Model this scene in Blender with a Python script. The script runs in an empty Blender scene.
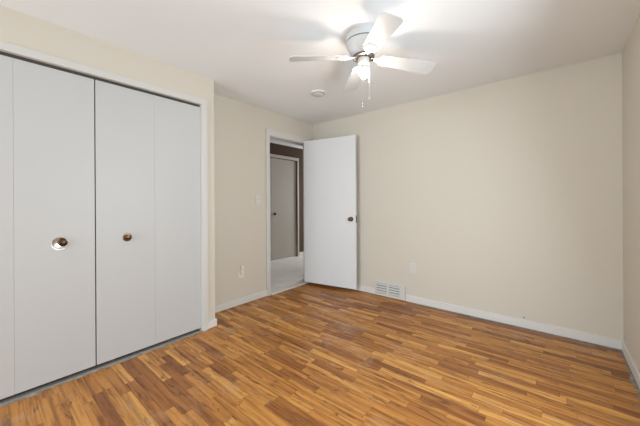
import bpy, bmesh, math, random
from mathutils import Vector, Matrix

random.seed(7)
S = bpy.context.scene
COL = S.collection
PI = math.pi

# ------------------------------------------------------------------ camera
F_PX, V0, YAW, ROLL, CAM_H = 283.73, 202.25, 0.6907, -0.0055, 1.2065
cd = bpy.data.cameras.new('camera')
cd.sensor_width = 36.0
cd.lens = F_PX / 640 * 36
cd.shift_y = -(213 - V0) / 640
cd.clip_start = 0.02
cam = bpy.data.objects.new('camera', cd)
COL.objects.link(cam)
fw = Vector((-math.sin(YAW), math.cos(YAW), 0))
rt = Vector((math.cos(YAW), math.sin(YAW), 0))
up = Vector((0, 0, 1))
r2 = rt * math.cos(ROLL) + up * math.sin(ROLL)
u2 = up * math.cos(ROLL) - rt * math.sin(ROLL)
cam.matrix_world = Matrix(((r2.x, u2.x, -fw.x, 0), (r2.y, u2.y, -fw.y, 0),
                           (r2.z, u2.z, -fw.z, CAM_H), (0, 0, 0, 1)))
S.camera = cam

# ------------------------------------------------------------------ world, exposure, daylight
w = bpy.data.worlds.new('sky')
S.world = w
w.use_nodes = True
bg = w.node_tree.nodes['Background']
bg.inputs['Color'].default_value = (0.75, 0.86, 1.0, 1)
bg.inputs['Strength'].default_value = 1.2
S.view_settings.view_transform = 'Standard'
S.view_settings.look = 'None'
S.view_settings.gamma = 1.0
S.view_settings.use_curve_mapping = False
S.view_settings.exposure = 0.06

def area(name, loc, direction, sx, sy, power, color):
    d = bpy.data.lights.new(name, 'AREA')
    d.shape = 'RECTANGLE'
    d.size, d.size_y = sx, sy
    d.energy = power
    d.color = color
    o = bpy.data.objects.new(name, d)
    COL.objects.link(o)
    o.location = loc
    o.rotation_euler = Vector(direction).to_track_quat('-Z', 'Y').to_euler()
    return o

REAR_Y, XR_WALL = -3.2, 0.424
area('daylight_rear', (-1.6, REAR_Y - 0.03, 1.25), (0, 1, 0.2), 1.8, 2.1, 104, (0.81, 0.92, 1.0))
area('added_fill_right', (XR_WALL + 0.03, 1.35, 1.25), (-1, -0.16, -0.24), 1.5, 1.1, 37, (0.81, 0.92, 1.0))  # added fill for the doorway wall and closet, from an unseen window
area('daylight_hall', (-3.7, 6.6, 1.3), (0, -1, -0.3), 0.9, 1.4, 60, (0.95, 0.98, 1.0))

# ------------------------------------------------------------------ node helpers
def new_mat(name, color=(.8, .8, .8), rough=.5, metal=0.0, bump=0.0, bscale=60.0, var=0.0, vscale=3.0):
    m = bpy.data.materials.new(name)
    m.use_nodes = True
    nt = m.node_tree
    b = nt.nodes['Principled BSDF']
    b.inputs['Base Color'].default_value = (*color, 1)
    b.inputs['Roughness'].default_value = rough
    b.inputs['Metallic'].default_value = metal
    tc = nt.nodes.new('ShaderNodeTexCoord')
    if var > 0:
        n = nt.nodes.new('ShaderNodeTexNoise')
        n.inputs['Scale'].default_value = vscale
        n.inputs['Detail'].default_value = 5
        nt.links.new(tc.outputs['Object'], n.inputs['Vector'])
        r = nt.nodes.new('ShaderNodeValToRGB')
        r.color_ramp.elements[0].position = .3
        r.color_ramp.elements[1].position = .7
        r.color_ramp.elements[0].color = (*[c * (1 - var) for c in color], 1)
        r.color_ramp.elements[1].color = (*[min(1, c * (1 + var)) for c in color], 1)
        nt.links.new(n.outputs['Fac'], r.inputs['Fac'])
        nt.links.new(r.outputs['Color'], b.inputs['Base Color'])
    if bump > 0:
        n = nt.nodes.new('ShaderNodeTexNoise')
        n.inputs['Scale'].default_value = bscale
        n.inputs['Detail'].default_value = 3
        nt.links.new(tc.outputs['Object'], n.inputs['Vector'])
        bp = nt.nodes.new('ShaderNodeBump')
        bp.inputs['Strength'].default_value = bump
        bp.inputs['Distance'].default_value = 0.003
        nt.links.new(n.outputs['Fac'], bp.inputs['Height'])
        nt.links.new(bp.outputs['Normal'], b.inputs['Normal'])
    return m

def floor_mat():
    m = bpy.data.materials.new('oak_strip_floor')
    m.use_nodes = True
    nt = m.node_tree
    N, L = nt.nodes, nt.links
    b = N['Principled BSDF']

    def math_(op, a, bb=None, cc=None):
        n = N.new('ShaderNodeMath')
        n.operation = op
        for i, v in enumerate((a, bb, cc)):
            if v is None:
                continue
            if isinstance(v, (int, float)):
                n.inputs[i].default_value = v
            else:
                L.new(v, n.inputs[i])
        return n.outputs[0]

    def comb(x, y, z=0.0):
        n = N.new('ShaderNodeCombineXYZ')
        for i, v in enumerate((x, y, z)):
            if isinstance(v, (int, float)):
                n.inputs[i].default_value = v
            else:
                L.new(v, n.inputs[i])
        return n.outputs[0]

    def wn(vec, out='Value'):
        n = N.new('ShaderNodeTexWhiteNoise')
        n.noise_dimensions = '3D'
        L.new(vec, n.inputs['Vector'])
        return n.outputs[out]

    def noise(vec, scale, detail=4, rough=.55, dist=0.0):
        n = N.new('ShaderNodeTexNoise')
        n.inputs['Scale'].default_value = scale
        n.inputs['Detail'].default_value = detail
        n.inputs['Roughness'].default_value = rough
        n.inputs['Distortion'].default_value = dist
        L.new(vec, n.inputs['Vector'])
        return n.outputs['Fac']

    def ramp(fac, stops):
        n = N.new('ShaderNodeValToRGB')
        els = n.color_ramp.elements
        while len(els) < len(stops):
            els.new(.5)
        for e, (p, c) in zip(els, stops):
            e.position = p
            e.color = (*c, 1) if len(c) == 3 else c
        L.new(fac, n.inputs['Fac'])
        return n.outputs['Color']

    def mix(fac, a, bb, mode='MIX'):
        n = N.new('ShaderNodeMix')
        n.data_type = 'RGBA'
        n.blend_type = mode
        for sock, v in ((n.inputs[0], fac), (n.inputs[6], a), (n.inputs[7], bb)):
            if isinstance(v, (int, float)):
                sock.default_value = v
            elif isinstance(v, tuple):
                sock.default_value = (*v, 1)
            else:
                L.new(v, sock)
        return n.outputs[2]

    tc = N.new('ShaderNodeTexCoord')
    sp = N.new('ShaderNodeSeparateXYZ')
    L.new(tc.outputs['Object'], sp.inputs[0])
    x, y = sp.outputs[0], sp.outputs[1]
    W, LEN = 0.057, 0.46
    rowf = math_('DIVIDE', y, W)
    row = math_('FLOOR', rowf)
    rrand = wn(comb(row, 3.7))
    lrand = math_('MULTIPLY_ADD', wn(comb(row, 9.1)), 0.7, 0.7)
    colf = math_('ADD', math_('DIVIDE', x, math_('MULTIPLY', lrand, LEN)), math_('MULTIPLY', rrand, 17.0))
    colm = math_('FLOOR', colf)
    pid = wn(comb(row, colm, 1.3))
    pid2 = wn(comb(row, colm, 8.8))
    # one colour per board
    base = ramp(pid, FLOOR_STOPS)
    # grain stretched along the board, shifted per board
    gv = comb(math_('MULTIPLY_ADD', x, 2.4, math_('MULTIPLY', pid2, 31.0)), math_('MULTIPLY', y, 38.0), math_('MULTIPLY', pid, 19.0))
    g = noise(gv, 1.0, 5, .6, .6)
    grain = ramp(g, [(0.28, (.36, .27, .22)), (0.44, (.74, .68, .64)), (0.56, (1.0, 1.0, 1.0)), (0.74, (1.2, 1.2, 1.14))])
    c = mix(1.0, base, grain, 'MULTIPLY')
    # dark knots and streaks on some boards
    kv = comb(math_('MULTIPLY_ADD', x, 5.5, math_('MULTIPLY', pid2, 11.0)), math_('MULTIPLY', y, 26.0), 4.0)
    k = ramp(noise(kv, 1.0, 3, .6, 1.2), [(0.58, (0, 0, 0)), (0.70, (1, 1, 1))])
    c = mix(math_('MULTIPLY', k, .72), c, (.085, .032, .012))
    # worn finish: paler dull scuffs
    wv = ramp(noise(comb(x, y, 2.0), 3.2, 6, .7, .3), [(0.54, (0, 0, 0)), (0.72, (1, 1, 1))])
    c = mix(math_('MULTIPLY', wv, .34), c, (.50, .37, .25))
    sv = ramp(noise(comb(x, y, 7.0), 16.0, 5, .75, 1.0), [(0.66, (0, 0, 0)), (0.73, (1, 1, 1))])
    c = mix(math_('MULTIPLY', sv, .35), c, (.60, .48, .38))
    # joints between boards
    fy = math_('FRACT', rowf)
    fx = math_('FRACT', colf)
    ey = math_('MINIMUM', fy, math_('SUBTRACT', 1.0, fy))
    ex = math_('MINIMUM', fx, math_('SUBTRACT', 1.0, fx))
    jy = math_('LESS_THAN', ey, 0.016)
    jx = math_('LESS_THAN', ex, 0.0022)
    j = math_('MAXIMUM', jy, jx)
    c = mix(math_('MULTIPLY', j, .55), c, (.06, .026, .012))
    L.new(c, b.inputs['Base Color'])
    ro = math_('MULTIPLY_ADD', noise(comb(x, y, 5.0), 5.0, 5, .65), .30, .24)
    L.new(ro, b.inputs['Roughness'])
    b.inputs['Specular IOR Level'].default_value = .45
    bp = N.new('ShaderNodeBump')
    bp.inputs['Strength'].default_value = .25
    bp.inputs['Distance'].default_value = .002
    hgt = math_('SUBTRACT', math_('MULTIPLY', g, .3), j)
    L.new(hgt, bp.inputs['Height'])
    L.new(bp.outputs['Normal'], b.inputs['Normal'])
    return m

FLOOR_STOPS = [(0.0, (.265, .094, .022)), (0.15, (.37, .142, .031)), (0.4, (.48, .200, .042)),
               (0.75, (.55, .243, .053)), (1.0, (.65, .325, .082))]

M = {
    'wall': new_mat('beige_wall_paint', (.665, .615, .53), .75, bump=.05, bscale=90),
    'ceil': new_mat('white_ceiling_paint', (.86, .875, .885), .85, bump=.05, bscale=120),
    'trim': new_mat('white_trim_paint', (.655, .645, .615), .4),
    'base': new_mat('white_baseboard_paint', (.74, .725, .69), .4),
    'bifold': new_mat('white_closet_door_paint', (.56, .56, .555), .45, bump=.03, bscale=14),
    'door': new_mat('white_door_paint', (.74, .745, .75), .42, bump=.03, bscale=14),
    'hallwall': new_mat('shaded_brown_hall_paint', (.075, .040, .017), .85, bump=.05),  # brown taken darker, the unlit hall's shade is in the colour
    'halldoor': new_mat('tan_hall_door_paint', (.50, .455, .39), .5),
    'carpet': new_mat('grey_hall_carpet', (.68, .635, .58), .95, bump=.6, bscale=300, var=.06, vscale=5),
    'grit': new_mat('grey_floor_edge_grit', (.30, .265, .23), .9, var=.35, vscale=25),
    'floor': floor_mat(),
    'brass': new_mat('aged_brass', (.15, .095, .055), .25, 1.0),
    'bronze': new_mat('dark_bronze', (.10, .065, .042), .35, 1.0),
    'chrome': new_mat('bright_steel', (.74, .73, .70), .24, 1.0),
    'darkmetal': new_mat('dark_metal', (.13, .11, .10), .4, .8),
    'plastic': new_mat('white_plastic', (.80, .78, .72), .4),
    'fanwhite': new_mat('white_fan_enamel', (.66, .675, .68), .38),
    'blade': new_mat('white_fan_blade', (.60, .598, .592), .45),
    'cream': new_mat('cream_enamel', (.70, .675, .62), .4),
    'slot': new_mat('dark_slot', (.05, .05, .05), .6),
    'grey': new_mat('grey_shaft', (.20, .20, .205), .6),
    'track': new_mat('dull_grey_track', (.38, .37, .35), .5, .5),
    'halltrim': new_mat('shaded_beige_hall_trim', (.56, .51, .44), .5),  # darker than the bedroom trim, with the hall's shade in the colour
    'plate': new_mat('ivory_plate', (.69, .665, .615), .4),
    'glass': None, 'bulb': None,
}
def bulb_mat():
    m = bpy.data.materials.new('glowing_bulb_glass')
    m.use_nodes = True
    b = m.node_tree.nodes['Principled BSDF']
    b.inputs['Base Color'].default_value = (1, .95, .85, 1)
    b.inputs['Emission Color'].default_value = (1.0, .93, .84, 1)
    b.inputs['Emission Strength'].default_value = BULB
    return m
BULB = 185.0
M['bulb'] = bulb_mat()
def glass_mat():
    m = bpy.data.materials.new('window_glass')
    m.use_nodes = True
    nt = m.node_tree
    nt.nodes.remove(nt.nodes['Principled BSDF'])
    t = nt.nodes.new('ShaderNodeBsdfTransparent')
    g = nt.nodes.new('ShaderNodeBsdfGlossy')
    g.inputs['Roughness'].default_value = .02
    mx = nt.nodes.new('ShaderNodeMixShader')
    mx.inputs[0].default_value = .06
    nt.links.new(t.outputs[0], mx.inputs[1])
    nt.links.new(g.outputs[0], mx.inputs[2])
    nt.links.new(mx.outputs[0], nt.nodes['Material Output'].inputs['Surface'])
    return m
M['glass'] = glass_mat()

# ------------------------------------------------------------------ mesh helpers
def box(bm, x0, x1, y0, y1, z0, z1, bev=0.0, mat=None):
    vs = [bm.verts.new((x, y, z)) for x in (x0, x1) for y in (y0, y1) for z in (z0, z1)]
    idx = [(0, 1, 3, 2), (4, 6, 7, 5), (0, 4, 5, 1), (2, 3, 7, 6), (0, 2, 6, 4), (1, 5, 7, 3)]
    fs = [bm.faces.new([vs[i] for i in q]) for q in idx]
    if bev > 0:
        es = list({e for f in fs for e in f.edges})
        bmesh.ops.bevel(bm, geom=es, offset=bev, segments=2, affect='EDGES', profile=.7)
    return vs

def lathe(bm, profile, seg=32, mtx=None, cap=True):
    """profile: [(radius, z)]; turned around Z, then moved by mtx"""
    mtx = mtx or Matrix.Identity(4)
    rings = []
    for r, z in profile:
        if r < 1e-6:
            rings.append([bm.verts.new(mtx @ Vector((0, 0, z)))])
        else:
            rings.append([bm.verts.new(mtx @ Vector((r * math.cos(2 * PI * i / seg), r * math.sin(2 * PI * i / seg), z))) for i in range(seg)])
    for a, b in zip(rings, rings[1:]):
        for i in range(seg):
            j = (i + 1) % seg
            if len(a) == 1 and len(b) == 1:
                continue
            if len(a) == 1:
                bm.faces.new((a[0], b[i], b[j]))
            elif len(b) == 1:
                bm.faces.new((a[i], a[j], b[0]))
            else:
                bm.faces.new((a[i], a[j], b[j], b[i]))
    if cap:
        for rg in (rings[0], rings[-1]):
            if len(rg) > 1:
                bm.faces.new(rg)
    return rings

def tube(bm, pts, r, seg=8):
    pts = [Vector(p) for p in pts]
    prev = None
    for i, p in enumerate(pts):
        d = (pts[min(i + 1, len(pts) - 1)] - pts[max(i - 1, 0)]).normalized()
        q = d.to_track_quat('Z', 'Y')
        ring = [bm.verts.new(p + q @ Vector((r * math.cos(2 * PI * k / seg), r * math.sin(2 * PI * k / seg), 0))) for k in range(seg)]
        if prev:
            for k in range(seg):
                bm.faces.new((prev[k], prev[(k + 1) % seg], ring[(k + 1) % seg], ring[k]))
        else:
            bm.faces.new(ring)
        prev = ring
    bm.faces.new(prev)

def plate(bm, outline, z0, z1, bev=0.0):
    """a flat outline in XY thickened from z0 to z1"""
    lo = [bm.verts.new((x, y, z0)) for x, y in outline]
    hi = [bm.verts.new((x, y, z1)) for x, y in outline]
    n = len(outline)
    fs = [bm.faces.new(lo[::-1]), bm.faces.new(hi)]
    for i in range(n):
        j = (i + 1) % n
        fs.append(bm.faces.new((lo[i], lo[j], hi[j], hi[i])))
    if bev > 0:
        es = list(fs[0].edges) + list(fs[1].edges)
        bmesh.ops.bevel(bm, geom=es, offset=bev, segments=2, affect='EDGES')

def obj(name, bm, mat, parent=None, loc=None, rot=None, smooth=False):
    bmesh.ops.recalc_face_normals(bm, faces=bm.faces)
    me = bpy.data.meshes.new(name)
    bm.to_mesh(me)
    bm.free()
    for mm in (mat if isinstance(mat, (list, tuple)) else [mat]):
        me.materials.append(mm)
    if smooth:
        for p in me.polygons:
            p.use_smooth = True
        try:
            me.set_sharp_from_angle(angle=math.radians(40))
        except Exception:
            pass
    o = bpy.data.objects.new(name, me)
    COL.objects.link(o)
    if parent:
        o.parent = parent
    if loc:
        o.location = loc
    if rot:
        o.rotation_euler = rot
    return o

def struct(name, bm, mat, parent=None):
    o = obj(name, bm, mat, parent)
    if parent is None:
        o['kind'] = 'structure'
    return o

def thing(name, label=None, cat=None, loc=(0, 0, 0), rot=(0, 0, 0), group=None, kind=None):
    o = bpy.data.objects.new(name, None)
    o.empty_display_size = .1
    COL.objects.link(o)
    o.location = loc
    o.rotation_euler = rot
    if label:
        o['label'] = label
    if cat:
        o['category'] = cat
    if group:
        o['group'] = group
    if kind:
        o['kind'] = kind
    return o

def tag(o, label, cat, group=None):
    o['label'] = label
    o['category'] = cat
    if group:
        o['group'] = group

def B():
    return bmesh.new()

# ------------------------------------------------------------------ room dimensions (metres)
H = 2.40
XR, XC, XD, D, YC = 0.424, -2.557, -2.866, 3.316, 1.478   # right wall, closet front, doorway wall, far wall, closet end
T = 0.12
CY0, CY1, CZ = -0.262, 1.349, 2.131                         # closet opening
DY0, DY1, DZ = 2.431, 3.235, 2.082                          # doorway opening
HX, HZ = -4.35, 0.02                                        # hall far wall, hall floor level
HY0, HY1 = 1.6, 7.4

# ------------------------------------------------------------------ floor, ceiling, walls
b = B(); box(b, XD - .02, XR + T, REAR_Y - T, D + T, -.1, 0); struct('floor', b, M['floor'])
b = B(); box(b, HX - T, XD - .02, HY0 - T, HY1 + T, -.1, HZ); struct('floor_hall', b, M['carpet'])
b = B(); box(b, XD - T, XR + T, REAR_Y - T, D + T, H, H + .1); struct('ceiling', b, M['ceil'])
b = B(); box(b, HX - T, XD - T, HY0 - T, HY1 + T, H, H + .1); struct('ceiling_hall', b, M['ceil'])

b = B(); box(b, XD - T, XR + T, D, D + T, 0, H); struct('wall_back', b, M['wall'])

WY0, WY1, QZ0, QZ1 = 0.6, 2.1, 0.7, 1.8
b = B()
box(b, XR, XR + T, REAR_Y - T, WY0, 0, H)
box(b, XR, XR + T, WY1, D, 0, H)
box(b, XR, XR + T, WY0, WY1, 0, QZ0)
box(b, XR, XR + T, WY0, WY1, QZ1, H)
struct('wall_right', b, M['wall'])

# rear wall with a wide window behind the camera
RX0, RX1, WZ0, WZ1 = -2.5, -0.7, 0.2, 2.3
b = B()
box(b, XC - T, RX0, REAR_Y - T, REAR_Y, 0, H)
box(b, RX1, XR, REAR_Y - T, REAR_Y, 0, H)
box(b, RX0, RX1, REAR_Y - T, REAR_Y, 0, WZ0)
box(b, RX0, RX1, REAR_Y - T, REAR_Y, WZ1, H)
struct('wall_rear', b, M['wall'])

# closet front wall with its wide opening, and the closet's end wall
b = B()
box(b, XC - .1, XC, REAR_Y, CY0, 0, H)
box(b, XC - .1, XC, CY1, YC, 0, H)
box(b, XC - .1, XC, CY0, CY1, CZ, H)
box(b, XD - T, XC - .1, YC - .1, YC, 0, H)
struct('wall_closet', b, M['wall'])
b = B()
box(b, XC - .75, XC - .65, REAR_Y, YC - .1, 0, H)
box(b, XC - .65, XC - .1, REAR_Y - T, REAR_Y, 0, H)
struct('wall_closet_inside', b, M['wall'])
b = B(); box(b, XC - .75, XD - .02, REAR_Y - T, YC - .1, -.1, 0); struct('floor_closet', b, M['floor'])
b = B(); box(b, XC - .75, XD - T, REAR_Y - T, YC - .1, H, H + .1); struct('ceiling_closet', b, M['ceil'])

# doorway wall
b = B()
box(b, XD - T, XD, YC, DY0, 0, H)
box(b, XD - T, XD, DY1, D, 0, H)
box(b, XD - T, XD, DY0, DY1, DZ, H)
struct('wall_doorway', b, M['wall'])

# hall walls
HDY0, HDY1, HDZ = 3.02, 4.475, 2.115                        # hall closet door
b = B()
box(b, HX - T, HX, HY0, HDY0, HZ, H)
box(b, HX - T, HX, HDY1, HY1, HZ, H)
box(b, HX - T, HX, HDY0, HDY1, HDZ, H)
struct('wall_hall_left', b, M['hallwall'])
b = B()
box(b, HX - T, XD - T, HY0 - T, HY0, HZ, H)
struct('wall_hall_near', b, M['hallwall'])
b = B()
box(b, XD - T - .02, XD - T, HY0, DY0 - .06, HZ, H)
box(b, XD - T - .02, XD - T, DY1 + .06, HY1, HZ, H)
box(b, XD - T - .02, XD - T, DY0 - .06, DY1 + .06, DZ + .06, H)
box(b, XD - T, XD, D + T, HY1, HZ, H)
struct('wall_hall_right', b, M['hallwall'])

# ------------------------------------------------------------------ windows
def window(name, axis, a0, a1, z0, z1, p0, p1):
    """frame in an opening: along x at y p0..p1 (axis 'x') or along y at x p0..p1 (axis 'y')"""
    def bx(bm, u0, u1, q0, q1, zz0, zz1):
        if axis == 'x':
            box(bm, u0, u1, q0, q1, zz0, zz1)
        else:
            box(bm, q0, q1, u0, u1, zz0, zz1)
    root = thing(name, kind='structure')
    m = B()
    f = .045
    bx(m, a0, a0 + f, p0, p1, z0, z1); bx(m, a1 - f, a1, p0, p1, z0, z1)
    bx(m, a0 + f, a1 - f, p0, p1, z0, z0 + f); bx(m, a0 + f, a1 - f, p0, p1, z1 - f, z1)
    mid = (a0 + a1) / 2
    bx(m, mid - .02, mid + .02, p0, p1, z0 + f, z1 - f)
    obj('window_frame', m, M['trim'], root)
    pm = (p0 + p1) / 2
    for u0, u1 in ((a0 + f, mid - .02), (mid + .02, a1 - f)):
        m = B(); bx(m, u0, u1, pm - .002, pm + .002, z0 + f, z1 - f)
        obj('pane', m, M['glass'], root)
    return root
window('window_1', 'x', RX0, RX1, WZ0, WZ1, REAR_Y - .115, REAR_Y - .075)

window('added_window_2', 'y', WY0, WY1, QZ0, QZ1, XR + .075, XR + .115)  # unseen window, added to go with the fill light from the right

# ------------------------------------------------------------------ trim: casings, jambs, baseboards
def casing(name, x0, x1, y0, y1, ztop, wy, wz, zbase=0.0, right=True, mat=None, right_w=None):
    m = B()
    box(m, x0, x1, y0 - wy, y0, zbase, ztop, .003)
    if right:
        box(m, x0, x1, y1, y1 + (right_w or wy), zbase, ztop, .003)
    box(m, x0, x1, y0 - wy, y1 + ((right_w or wy) if right else 0), ztop, ztop + wz, .003)
    return struct(name, m, mat or M['trim'])
casing('trim_1', XC, XC + .014, CY0, CY1, CZ, .052, .050)
casing('trim_2', XD, XD + .016, DY0, DY1, DZ, .059, .078, right_w=.05)
casing('trim_3', HX, HX + .016, HDY0, HDY1, HDZ, .06, .06, zbase=HZ, mat=M['halltrim'], right_w=.045)
# jamb lining of the doorway, with a stop and a strike plate
m = B()
box(m, XD - T - .02, XD, DY0, DY0 + .006, 0, DZ); box(m, XD - T - .02, XD, DY1 - .006, DY1, 0, DZ)
box(m, XD - T - .02, XD, DY0 + .006, DY1 - .006, DZ - .006, DZ)
struct('trim_4', m, M['trim'])
m = B(); box(m, XD - .03, XD - .004, DY0 + .006, DY0 + .011, .95, 1.03, .001)
o = obj('strike_plate', m, M['brass']); o.name = 'trim_5'; o['kind'] = 'structure'
# lining of the closet opening
m = B()
box(m, XC - .1, XC, CY0, CY0 + .004, 0, CZ); box(m, XC - .1, XC, CY1 - .004, CY1, 0, CZ)
struct('trim_6', m, M['trim'])

def base_x(m, x0, x1, y, s, z0=.006, z1=.08, t=.013):        # along x, on a wall at y; s = side it sticks out to
    ya, yb = sorted((y, y + s * t))
    box(m, x0, x1, ya, yb, z0, z1, .002)
def base_y(m, y0, y1, x, s, z0=.006, z1=.08, t=.013):
    xa, xb = sorted((x, x + s * t))
    box(m, xa, xb, y0, y1, z0, z1, .002)
m = B(); base_x(m, XD, -1.81, D, -1); base_x(m, -1.395, XR, D, -1); struct('baseboard_back', m, M['base'])
m = B(); base_y(m, REAR_Y, D - .013, XR, -1); struct('baseboard_right', m, M['base'])
m = B(); base_y(m, YC + .013, DY0 - .059, XD, 1); base_y(m, DY1 + .05, D - .013, XD, 1); struct('baseboard_doorway', m, M['base'])
m = B(); base_y(m, CY1 + .052, YC + .013, XC, 1, z1=.075); base_x(m, XD, XC, YC, 1, z1=.075)
base_y(m, REAR_Y, CY0 - .058, XC, 1, z1=.075); struct('baseboard_closet', m, M['base'])
m = B(); base_x(m, XC + .013, XR - .013, REAR_Y, 1); struct('baseboard_rear', m, M['base'])
m = B(); base_y(m, HDY1 + .045, HY1, HX, 1, HZ, HZ + .085); base_y(m, HY0, HDY0 - .06, HX, 1, HZ, HZ + .085); struct('baseboard_hall', m, M['base'])

# dirty open joint between the floor and the baseboards
def ragged(m, along, a0, a1, p, s):
    n = int((a1 - a0) / .04)
    for i in range(n):
        wd = random.uniform(.009, .024)
        u0, u1 = a0 + (a1 - a0) * i / n, a0 + (a1 - a0) * (i + 1) / n
        q = sorted((p, p + s * wd))
        if along == 'x':
            box(m, u0, u1, q[0], q[1], 0, .003)
        else:
            box(m, q[0], q[1], u0, u1, 0, .003)
m = B()
ragged(m, 'x', -1.36, XR - .013, D - .013, -1)
ragged(m, 'y', 1.6, D - .03, XR - .013, -1)
ragged(m, 'y', CY0, CY1, XC + .003, 1)
struct('trim_7', m, M['grit'])
# metal floor track of the closet doors
m = B(); box(m, XC - .045, XC + .003, CY0 + .005, CY1 - .005, 0, .008, .002)
struct('trim_8', m, M['track'])
m = B(); box(m, XC - .055, XC - .022, CY0 + .005, CY1 - .005, 2.112, CZ, .001)  # top track strip, coloured dark for the shade in the gap over the doors
struct('trim_10', m, M['slot'])
# threshold between the rooms
m = B(); box(m, XD - .05, XD + .03, DY0 + .007, DY1 - .007, 0, .022, .006)
struct('trim_9', m, M['carpet'])

# ------------------------------------------------------------------ doors
def face_x(x, y, z):
    """local +Z turned to world +X, at a point on a wall facing +X"""
    return Matrix.Translation((x, y, z)) @ Matrix.Rotation(PI / 2, 4, 'Y')

def bifold(name, y0, y1, label):
    root = thing(name, label, 'door', kind='structure')
    mid = (y0 + y1) / 2
    leaves = []
    for a, c in ((y0, mid - .0003), (mid + .0003, y1)):
        m = B(); box(m, XC - .052, XC - .016, a, c, .030, 2.108, .0008)
        leaves.append(obj('door_leaf', m, M['bifold'], root))
    return root, leaves

XF = XC - .016
mid = .5495
d2, lv = bifold('door_2', CY0 + .006, mid - .0035, 'white flush bifold closet door with bright round dish pull, nearer the camera')
m = B()   # wide bright dish pull
lathe(m, [(.0, .001), (.034, .0015), (.040, .006), (.0425, .006), (.0445, .003), (.0445, 0)], 36, face_x(XF, .355, .938), cap=False)
pull = obj('door_pull', m, M['chrome'], lv[1], smooth=True)
pull['label'] = 'wide bright metal dish pull with a brown centre'
m = B()
lathe(m, [(.010, 0), (.011, .005), (.020, .008), (.0225, .012), (.022, .016), (.016, .020), (.006, .0215), (0, .0215)], 28, face_x(XF, .371, .943))
obj('knob', m, M['bronze'], pull, smooth=True)

d3, lv = bifold('door_3', mid + .0035, CY1 - .006, 'white flush bifold closet door with small dark brass knob')
m = B()
lathe(m, [(.031, 0), (.032, .002), (.030, .004), (.012, .005), (.011, .012), (.018, .016), (.0215, .022), (.0205, .027), (.013, .031), (.0, .032)], 32, face_x(XF, .748, .942))
k = obj('knob', m, M['brass'], lv[0], smooth=True)
k['label'] = 'round brass knob on a dark rosette'

# bedroom door, swung open past ninety degrees
hinge = Vector((-2.828, 3.054, 0))
ang = math.radians(10.2)
door = thing('door_1', 'white flush bedroom door standing open into the room, brass knob', 'door', hinge, (0, 0, ang), kind='structure')
m = B(); box(m, 0, .81, 0, .035, .046, 2.098, .002)
leaf = obj('door_leaf', m, M['door'], door)
for s, yb in ((-1, 0), (1, .035)):
    m = B()
    mt = Matrix.Translation((.745, yb, .98)) @ Matrix.Rotation(PI / 2 * (1 if s < 0 else -1), 4, 'X')
    lathe(m, [(.031, 0), (.031, .004), (.024, .007), (.012, .009), (.012, .022), (.020, .028), (.0265, .038), (.026, .048), (.018, .055), (0, .057)], 28, mt)
    obj('knob', m, M['brass'], leaf, smooth=True)
m = B(); box(m, .8095, .812, .005, .030, .93, 1.03, .0005)
obj('latch_plate', m, M['brass'], leaf)
for hz in (.28, 1.05, 1.85):
    m = B(); lathe(m, [(.006, hz - .045), (.006, hz + .045)], 12, Matrix.Translation((-.006, .038, 0)))
    obj('hinge', m, M['brass'], leaf, smooth=True)

# hall closet door
d4 = thing('door_4', 'tan closet door seen through the doorway, in the hall', 'door', kind='structure')
m = B(); box(m, HX - .05, HX - .014, HDY0 + .006, 3.757, HZ + .018, HDZ - .012, .002)
l0 = obj('door_leaf', m, M['halldoor'], d4)
m = B(); box(m, HX - .05, HX - .014, 3.761, HDY1 - .006, HZ + .018, HDZ - .012, .002)
obj('door_leaf', m, M['halldoor'], d4)
KY = 3.84
m = B(); lathe(m, [(.028, 0), (.028, .003), (.012, .006), (.012, .012), (.022, .022), (.022, .028), (.0, .033)], 24, face_x(HX - .014, KY, .975))
obj('knob', m, M['bronze'], l0, smooth=True)

# ------------------------------------------------------------------ ceiling fan
FC = Vector((-1.058, 1.783, 0))
fan = thing('ceiling_fan', 'white four-blade ceiling fan with a bare glowing bulb and pull chains', 'ceiling fan', (FC.x, FC.y, H))
m = B()   # drum that hugs the ceiling, groove, then the tapering motor cover
lathe(m, [(.100, 0), (.124, 0), (.126, -.012), (.126, -.040), (.123, -.044), (.123, -.049), (.126, -.053), (.124, -.066),
          (.112, -.095), (.094, -.122), (.078, -.138), (.070, -.142), (.0, -.142)], 48)
obj('motor_housing', m, M['fanwhite'], fan, smooth=True)
m = B(); lathe(m, [(.1245, -.0435), (.1245, -.0495)], 48, cap=False)
obj('groove_band', m, M['darkmetal'], fan, smooth=True)
m = B(); lathe(m, [(.074, -.1425), (.078, -.146), (.078, -.154), (.070, -.158), (.0, -.158)], 40)
obj('flywheel', m, M['darkmetal'], fan, smooth=True)
m = B()   # switch housing, with a bell-shaped lamp holder beneath it
lathe(m, [(.040, -.158), (.042, -.162), (.042, -.196), (.038, -.204), (.030, -.208), (0, -.208)], 32)
obj('switch_housing', m, M['cream'], fan, smooth=True)
m = B()
lathe(m, [(.018, -.208), (.020, -.212), (.026, -.220), (.027, -.232), (.023, -.234), (.0, -.232)], 28)
obj('lamp_holder', m, M['cream'], fan, smooth=True)
m = B()
prof = [(.0135, -.232), (.0135, -.240)]
for i in range(15):
    t = i / 14
    if t < .35:
        r = .0135 + (.0285 - .0135) * math.sin(t / .35 * PI / 2) ** 1.4
    else:
        r = .0285 * math.cos((t - .35) / .65 * PI / 2) ** .62 if t < 1 else 0
    prof.append((r, -.242 - .066 * t))
lathe(m, prof, 28)
obj('light_bulb', m, M['bulb'], fan, smooth=True)
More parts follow.
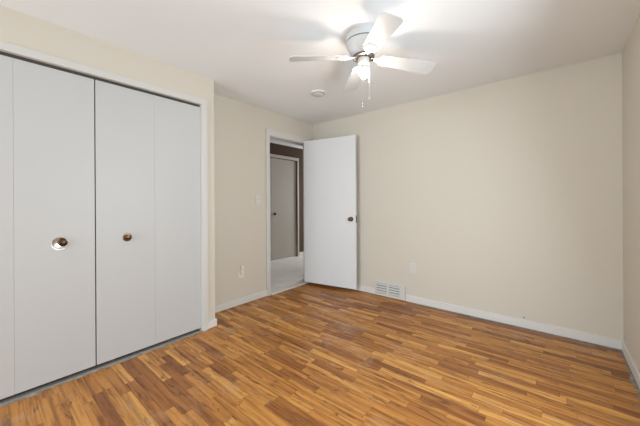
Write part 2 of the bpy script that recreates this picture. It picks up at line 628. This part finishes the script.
for dx, dy, z_end in ((-.004, .040, -.470), (.041, .012, -.420)):
    px, py = rt.x * dx + fw.x * dy, rt.y * dx + fw.y * dy
    m = B()
    tube(m, [(px, py, -.19), (px, py, z_end)], .0013, 6)
    z = -.195
    while z > z_end:
        lathe(m, [(0, z + .0022), (.0022, z), (0, z - .0022)], 6, Matrix.Translation((px, py, 0)))
        z -= .0065
    ch = obj('pull_chain', m, M['chrome'], fan)
    m = B()
    lathe(m, [(0, z_end), (.004, z_end - .004), (.0055, z_end - .016), (.003, z_end - .024), (0, z_end - .025)], 10, Matrix.Translation((px, py, 0)))
    obj('chain_pull', m, M['chrome'], ch, smooth=True)

BL_R = .535
def blade_outline(r0, r1, w0, w1, cr):
    pts = [(r0, -w0 / 2)]
    for k in range(7):
        a = -PI / 2 + k / 6 * PI / 2
        pts.append((r1 - cr + cr * math.cos(a), -w1 / 2 + cr + cr * math.sin(a)))
    for k in range(7):
        a = k / 6 * PI / 2
        pts.append((r1 - cr + cr * math.cos(a), w1 / 2 - cr + cr * math.sin(a)))
    pts += [(r0, w0 / 2), (r0 - .012, w0 / 2 - .018), (r0 - .012, -w0 / 2 + .018)]
    return pts
def iron_outline():
    half = [(.055, .012), (.085, .011), (.105, .016), (.118, .030), (.128, .046), (.140, .050), (.150, .043), (.158, .036), (.170, .040),
            (.184, .038), (.192, .027), (.197, .014), (.206, .006)]
    return half + [(x, -y) for x, y in half[::-1]]
PITCH = math.radians(-13)
BLADES = [(47, -.105), (134, -.065), (228, -.095), (318, -.085)]
for deg, droop in BLADES:
    mt = Matrix.Rotation(math.radians(deg), 4, 'Z') @ Matrix.Rotation(-droop, 4, 'Y') @ Matrix.Rotation(PITCH, 4, 'X')
    m = B()
    plate(m, iron_outline(), -.003, .003, .001)
    bmesh.ops.transform(m, matrix=Matrix.Translation((0, 0, -.153)) @ mt, verts=m.verts)
    iron = obj('blade_iron', m, M['cream'], fan)
    for sx, sy in ((.135, .030), (.135, -.030), (.185, 0)):
        m = B(); lathe(m, [(.006, -.003), (.006, -.0055), (.003, -.0075), (0, -.0075)], 10, Matrix.Translation((0, 0, -.153)) @ mt @ Matrix.Translation((sx, sy, 0)))
        obj('screw', m, M['cream'], iron)
    m = B(); lathe(m, [(.008, -.002), (.008, -.012), (.004, -.016), (0, -.016)], 10, Matrix.Translation((0, 0, -.153)) @ mt @ Matrix.Translation((.066, 0, 0)))
    obj('screw', m, M['bronze'], iron)['label'] = 'dark bronze screw'
    m = B()
    plate(m, blade_outline(.135, BL_R, .105, .138, .035), .0032, .0092, .001)
    bmesh.ops.transform(m, matrix=Matrix.Translation((0, 0, -.153)) @ mt, verts=m.verts)
    obj('fan_blade', m, M['blade'], fan)

# ------------------------------------------------------------------ small fittings
sd = thing('smoke_detector', 'round white smoke detector on the ceiling near the fan', 'smoke detector', (-1.975, 2.37, H))
m = B(); lathe(m, [(.078, 0), (.080, -.004), (.080, -.012), (.076, -.016), (0, -.016)], 40)
obj('base', m, M['plastic'], sd, smooth=True)
m = B(); lathe(m, [(.066, -.0165), (.066, -.022), (.058, -.028), (.030, -.030), (0, -.030)], 40)
cv = obj('cover', m, M['fanwhite'], sd, smooth=True)
m = B(); lathe(m, [(.0665, -.017), (.0672, -.018), (.0672, -.0205), (.0665, -.0215)], 40, cap=False)
obj('vent_slot', m, M['darkmetal'], cv, smooth=True)

def wall_plate(bm, wd, ht, t=.006):
    """local: face towards +Z, width along X, height along Y"""
    box(bm, -wd / 2, wd / 2, -ht / 2, ht / 2, 0, t, .002)

# on the doorway wall (faces +X): local X -> world Y, local Y -> world Z, local Z -> world X
RX = Matrix(((0, 0, 1), (1, 0, 0), (0, 1, 0))).to_euler()
# on the far wall (faces -Y): local X -> world X, local Y -> world Z, local Z -> world -Y
RY = Matrix(((1, 0, 0), (0, 0, -1), (0, 1, 0))).to_euler()

sw = thing('light_switch', 'ivory light switch on the wall left of the doorway', 'light switch', (XD, 2.245, 1.245), RX)
m = B(); wall_plate(m, .072, .116); obj('switch_plate', m, M['plate'], sw)
m = B(); box(m, -.005, .005, -.012, .012, .006, .008); box(m, -.004, .004, 0, .009, .008, .018, .001); obj('toggle', m, M['plate'], sw)
for s in (-1, 1):
    m = B(); lathe(m, [(.0035, .006), (.003, .0075), (0, .0075)], 10, Matrix.Translation((0, s * .042, 0))); obj('screw', m, M['cream'], sw)

def outlet_sockets(root, which=(-1, 1)):
    for s in which:
        m = B(); box(m, -.017, .017, s * .020 - .014, s * .020 + .014, .006, .0075, .004); so = obj('socket', m, M['plastic'], root)
        m = B()
        for dx in (-.0065, .0065):
            box(m, dx - .001, dx + .001, s * .020 - .001, s * .020 + .008, .0075, .0079)
        lathe(m, [(.0025, .0075), (.0025, .0079)], 10, Matrix.Translation((0, s * .020 - .008, 0)))
        obj('slot', m, M['slot'], so)

ol = thing('wall_outlet', 'white outlet plate low on the wall left of the doorway', 'outlet', (XD, 1.99, .375), RX)
m = B(); wall_plate(m, .072, .116); obj('outlet_plate', m, M['plastic'], ol)
outlet_sockets(ol, (-1, 1))
nl = thing('plug_in_device', 'small white plug-in device in the outlet left of the doorway', 'plug', (XD + .008, 1.99, .40), RX)
m = B(); box(m, -.021, .021, -.026, .024, 0, .022, .005); obj('plug_body', m, M['plastic'], nl)
m = B()
for i in range(2):
    pass
lathe(m, [(.019, 0), (.021, .010), (.020, .035), (.014, .048), (.0, .052)], 20, Matrix.Translation((0, .018, .016)) @ Matrix.Rotation(-PI / 2, 4, 'X'))
obj('cap', m, M['plastic'], nl, smooth=True)

bp = thing('blank_plate', 'blank white cover plate on the far wall right of the floor vent', 'wall plate', (-1.305, D, .415), RY)
m = B(); wall_plate(m, .072, .116); obj('cover_plate', m, M['plate'], bp)
for s in (-1, 1):
    m = B(); lathe(m, [(.0035, .006), (.003, .0075), (0, .0075)], 10, Matrix.Translation((0, s * .042, 0))); obj('screw', m, M['cream'], bp)

# baseboard register
VX0, VX1, VZ0, VZ1 = -1.808, -1.398, .008, .186
vt = thing('floor_vent', 'white baseboard air register with two louvred openings on far wall', 'air vent', ((VX0 + VX1) / 2, D, 0), RY)
hw = (VX1 - VX0) / 2
openings = [(-hw + .018, -hw + .165), (-hw + .190, -hw + .338)]
oz0, oz1 = VZ0 + .030, VZ1 - .024
m = B()
ft = .020
box(m, -hw, hw, VZ0, oz0, 0, ft, .002)
box(m, -hw, hw, oz1, VZ1, 0, ft, .002)
xs = [-hw, openings[0][0], openings[0][1], openings[1][0], openings[1][1], hw]
for a, c in ((0, 1), (2, 3), (4, 5)):
    box(m, xs[a], xs[c], oz0 - .002, oz1 + .002, 0, ft - .0005)
obj('vent_frame', m, M['trim'], vt)
for a, c in openings:
    m = B(); box(m, a, c, oz0, oz1, .001, .003); obj('shaft', m, M['grey'], vt)
    n = 4
    for i in range(n):
        zc = oz0 + (oz1 - oz0) * (i + .5) / n
        m = B()
        box(m, a - .001, c + .001, -.0014, .0014, -.011, .011)
        bmesh.ops.transform(m, matrix=Matrix.Translation((0, zc, .011)) @ Matrix.Rotation(math.radians(52), 4, 'X'), verts=m.verts)
        obj('louvre', m, M['trim'], vt)

nail = thing('wall_nail', 'small dark nail sticking out of the far wall above the baseboard', 'nail', (-.228, D, .105), RY)
m = B(); lathe(m, [(.0025, -.004), (.0025, .014)], 8); obj('shank', m, M['darkmetal'], nail)
m = B(); lathe(m, [(.005, .014), (.006, .0155), (.005, .017), (0, .017)], 10); obj('nail_head', m, M['darkmetal'], nail)
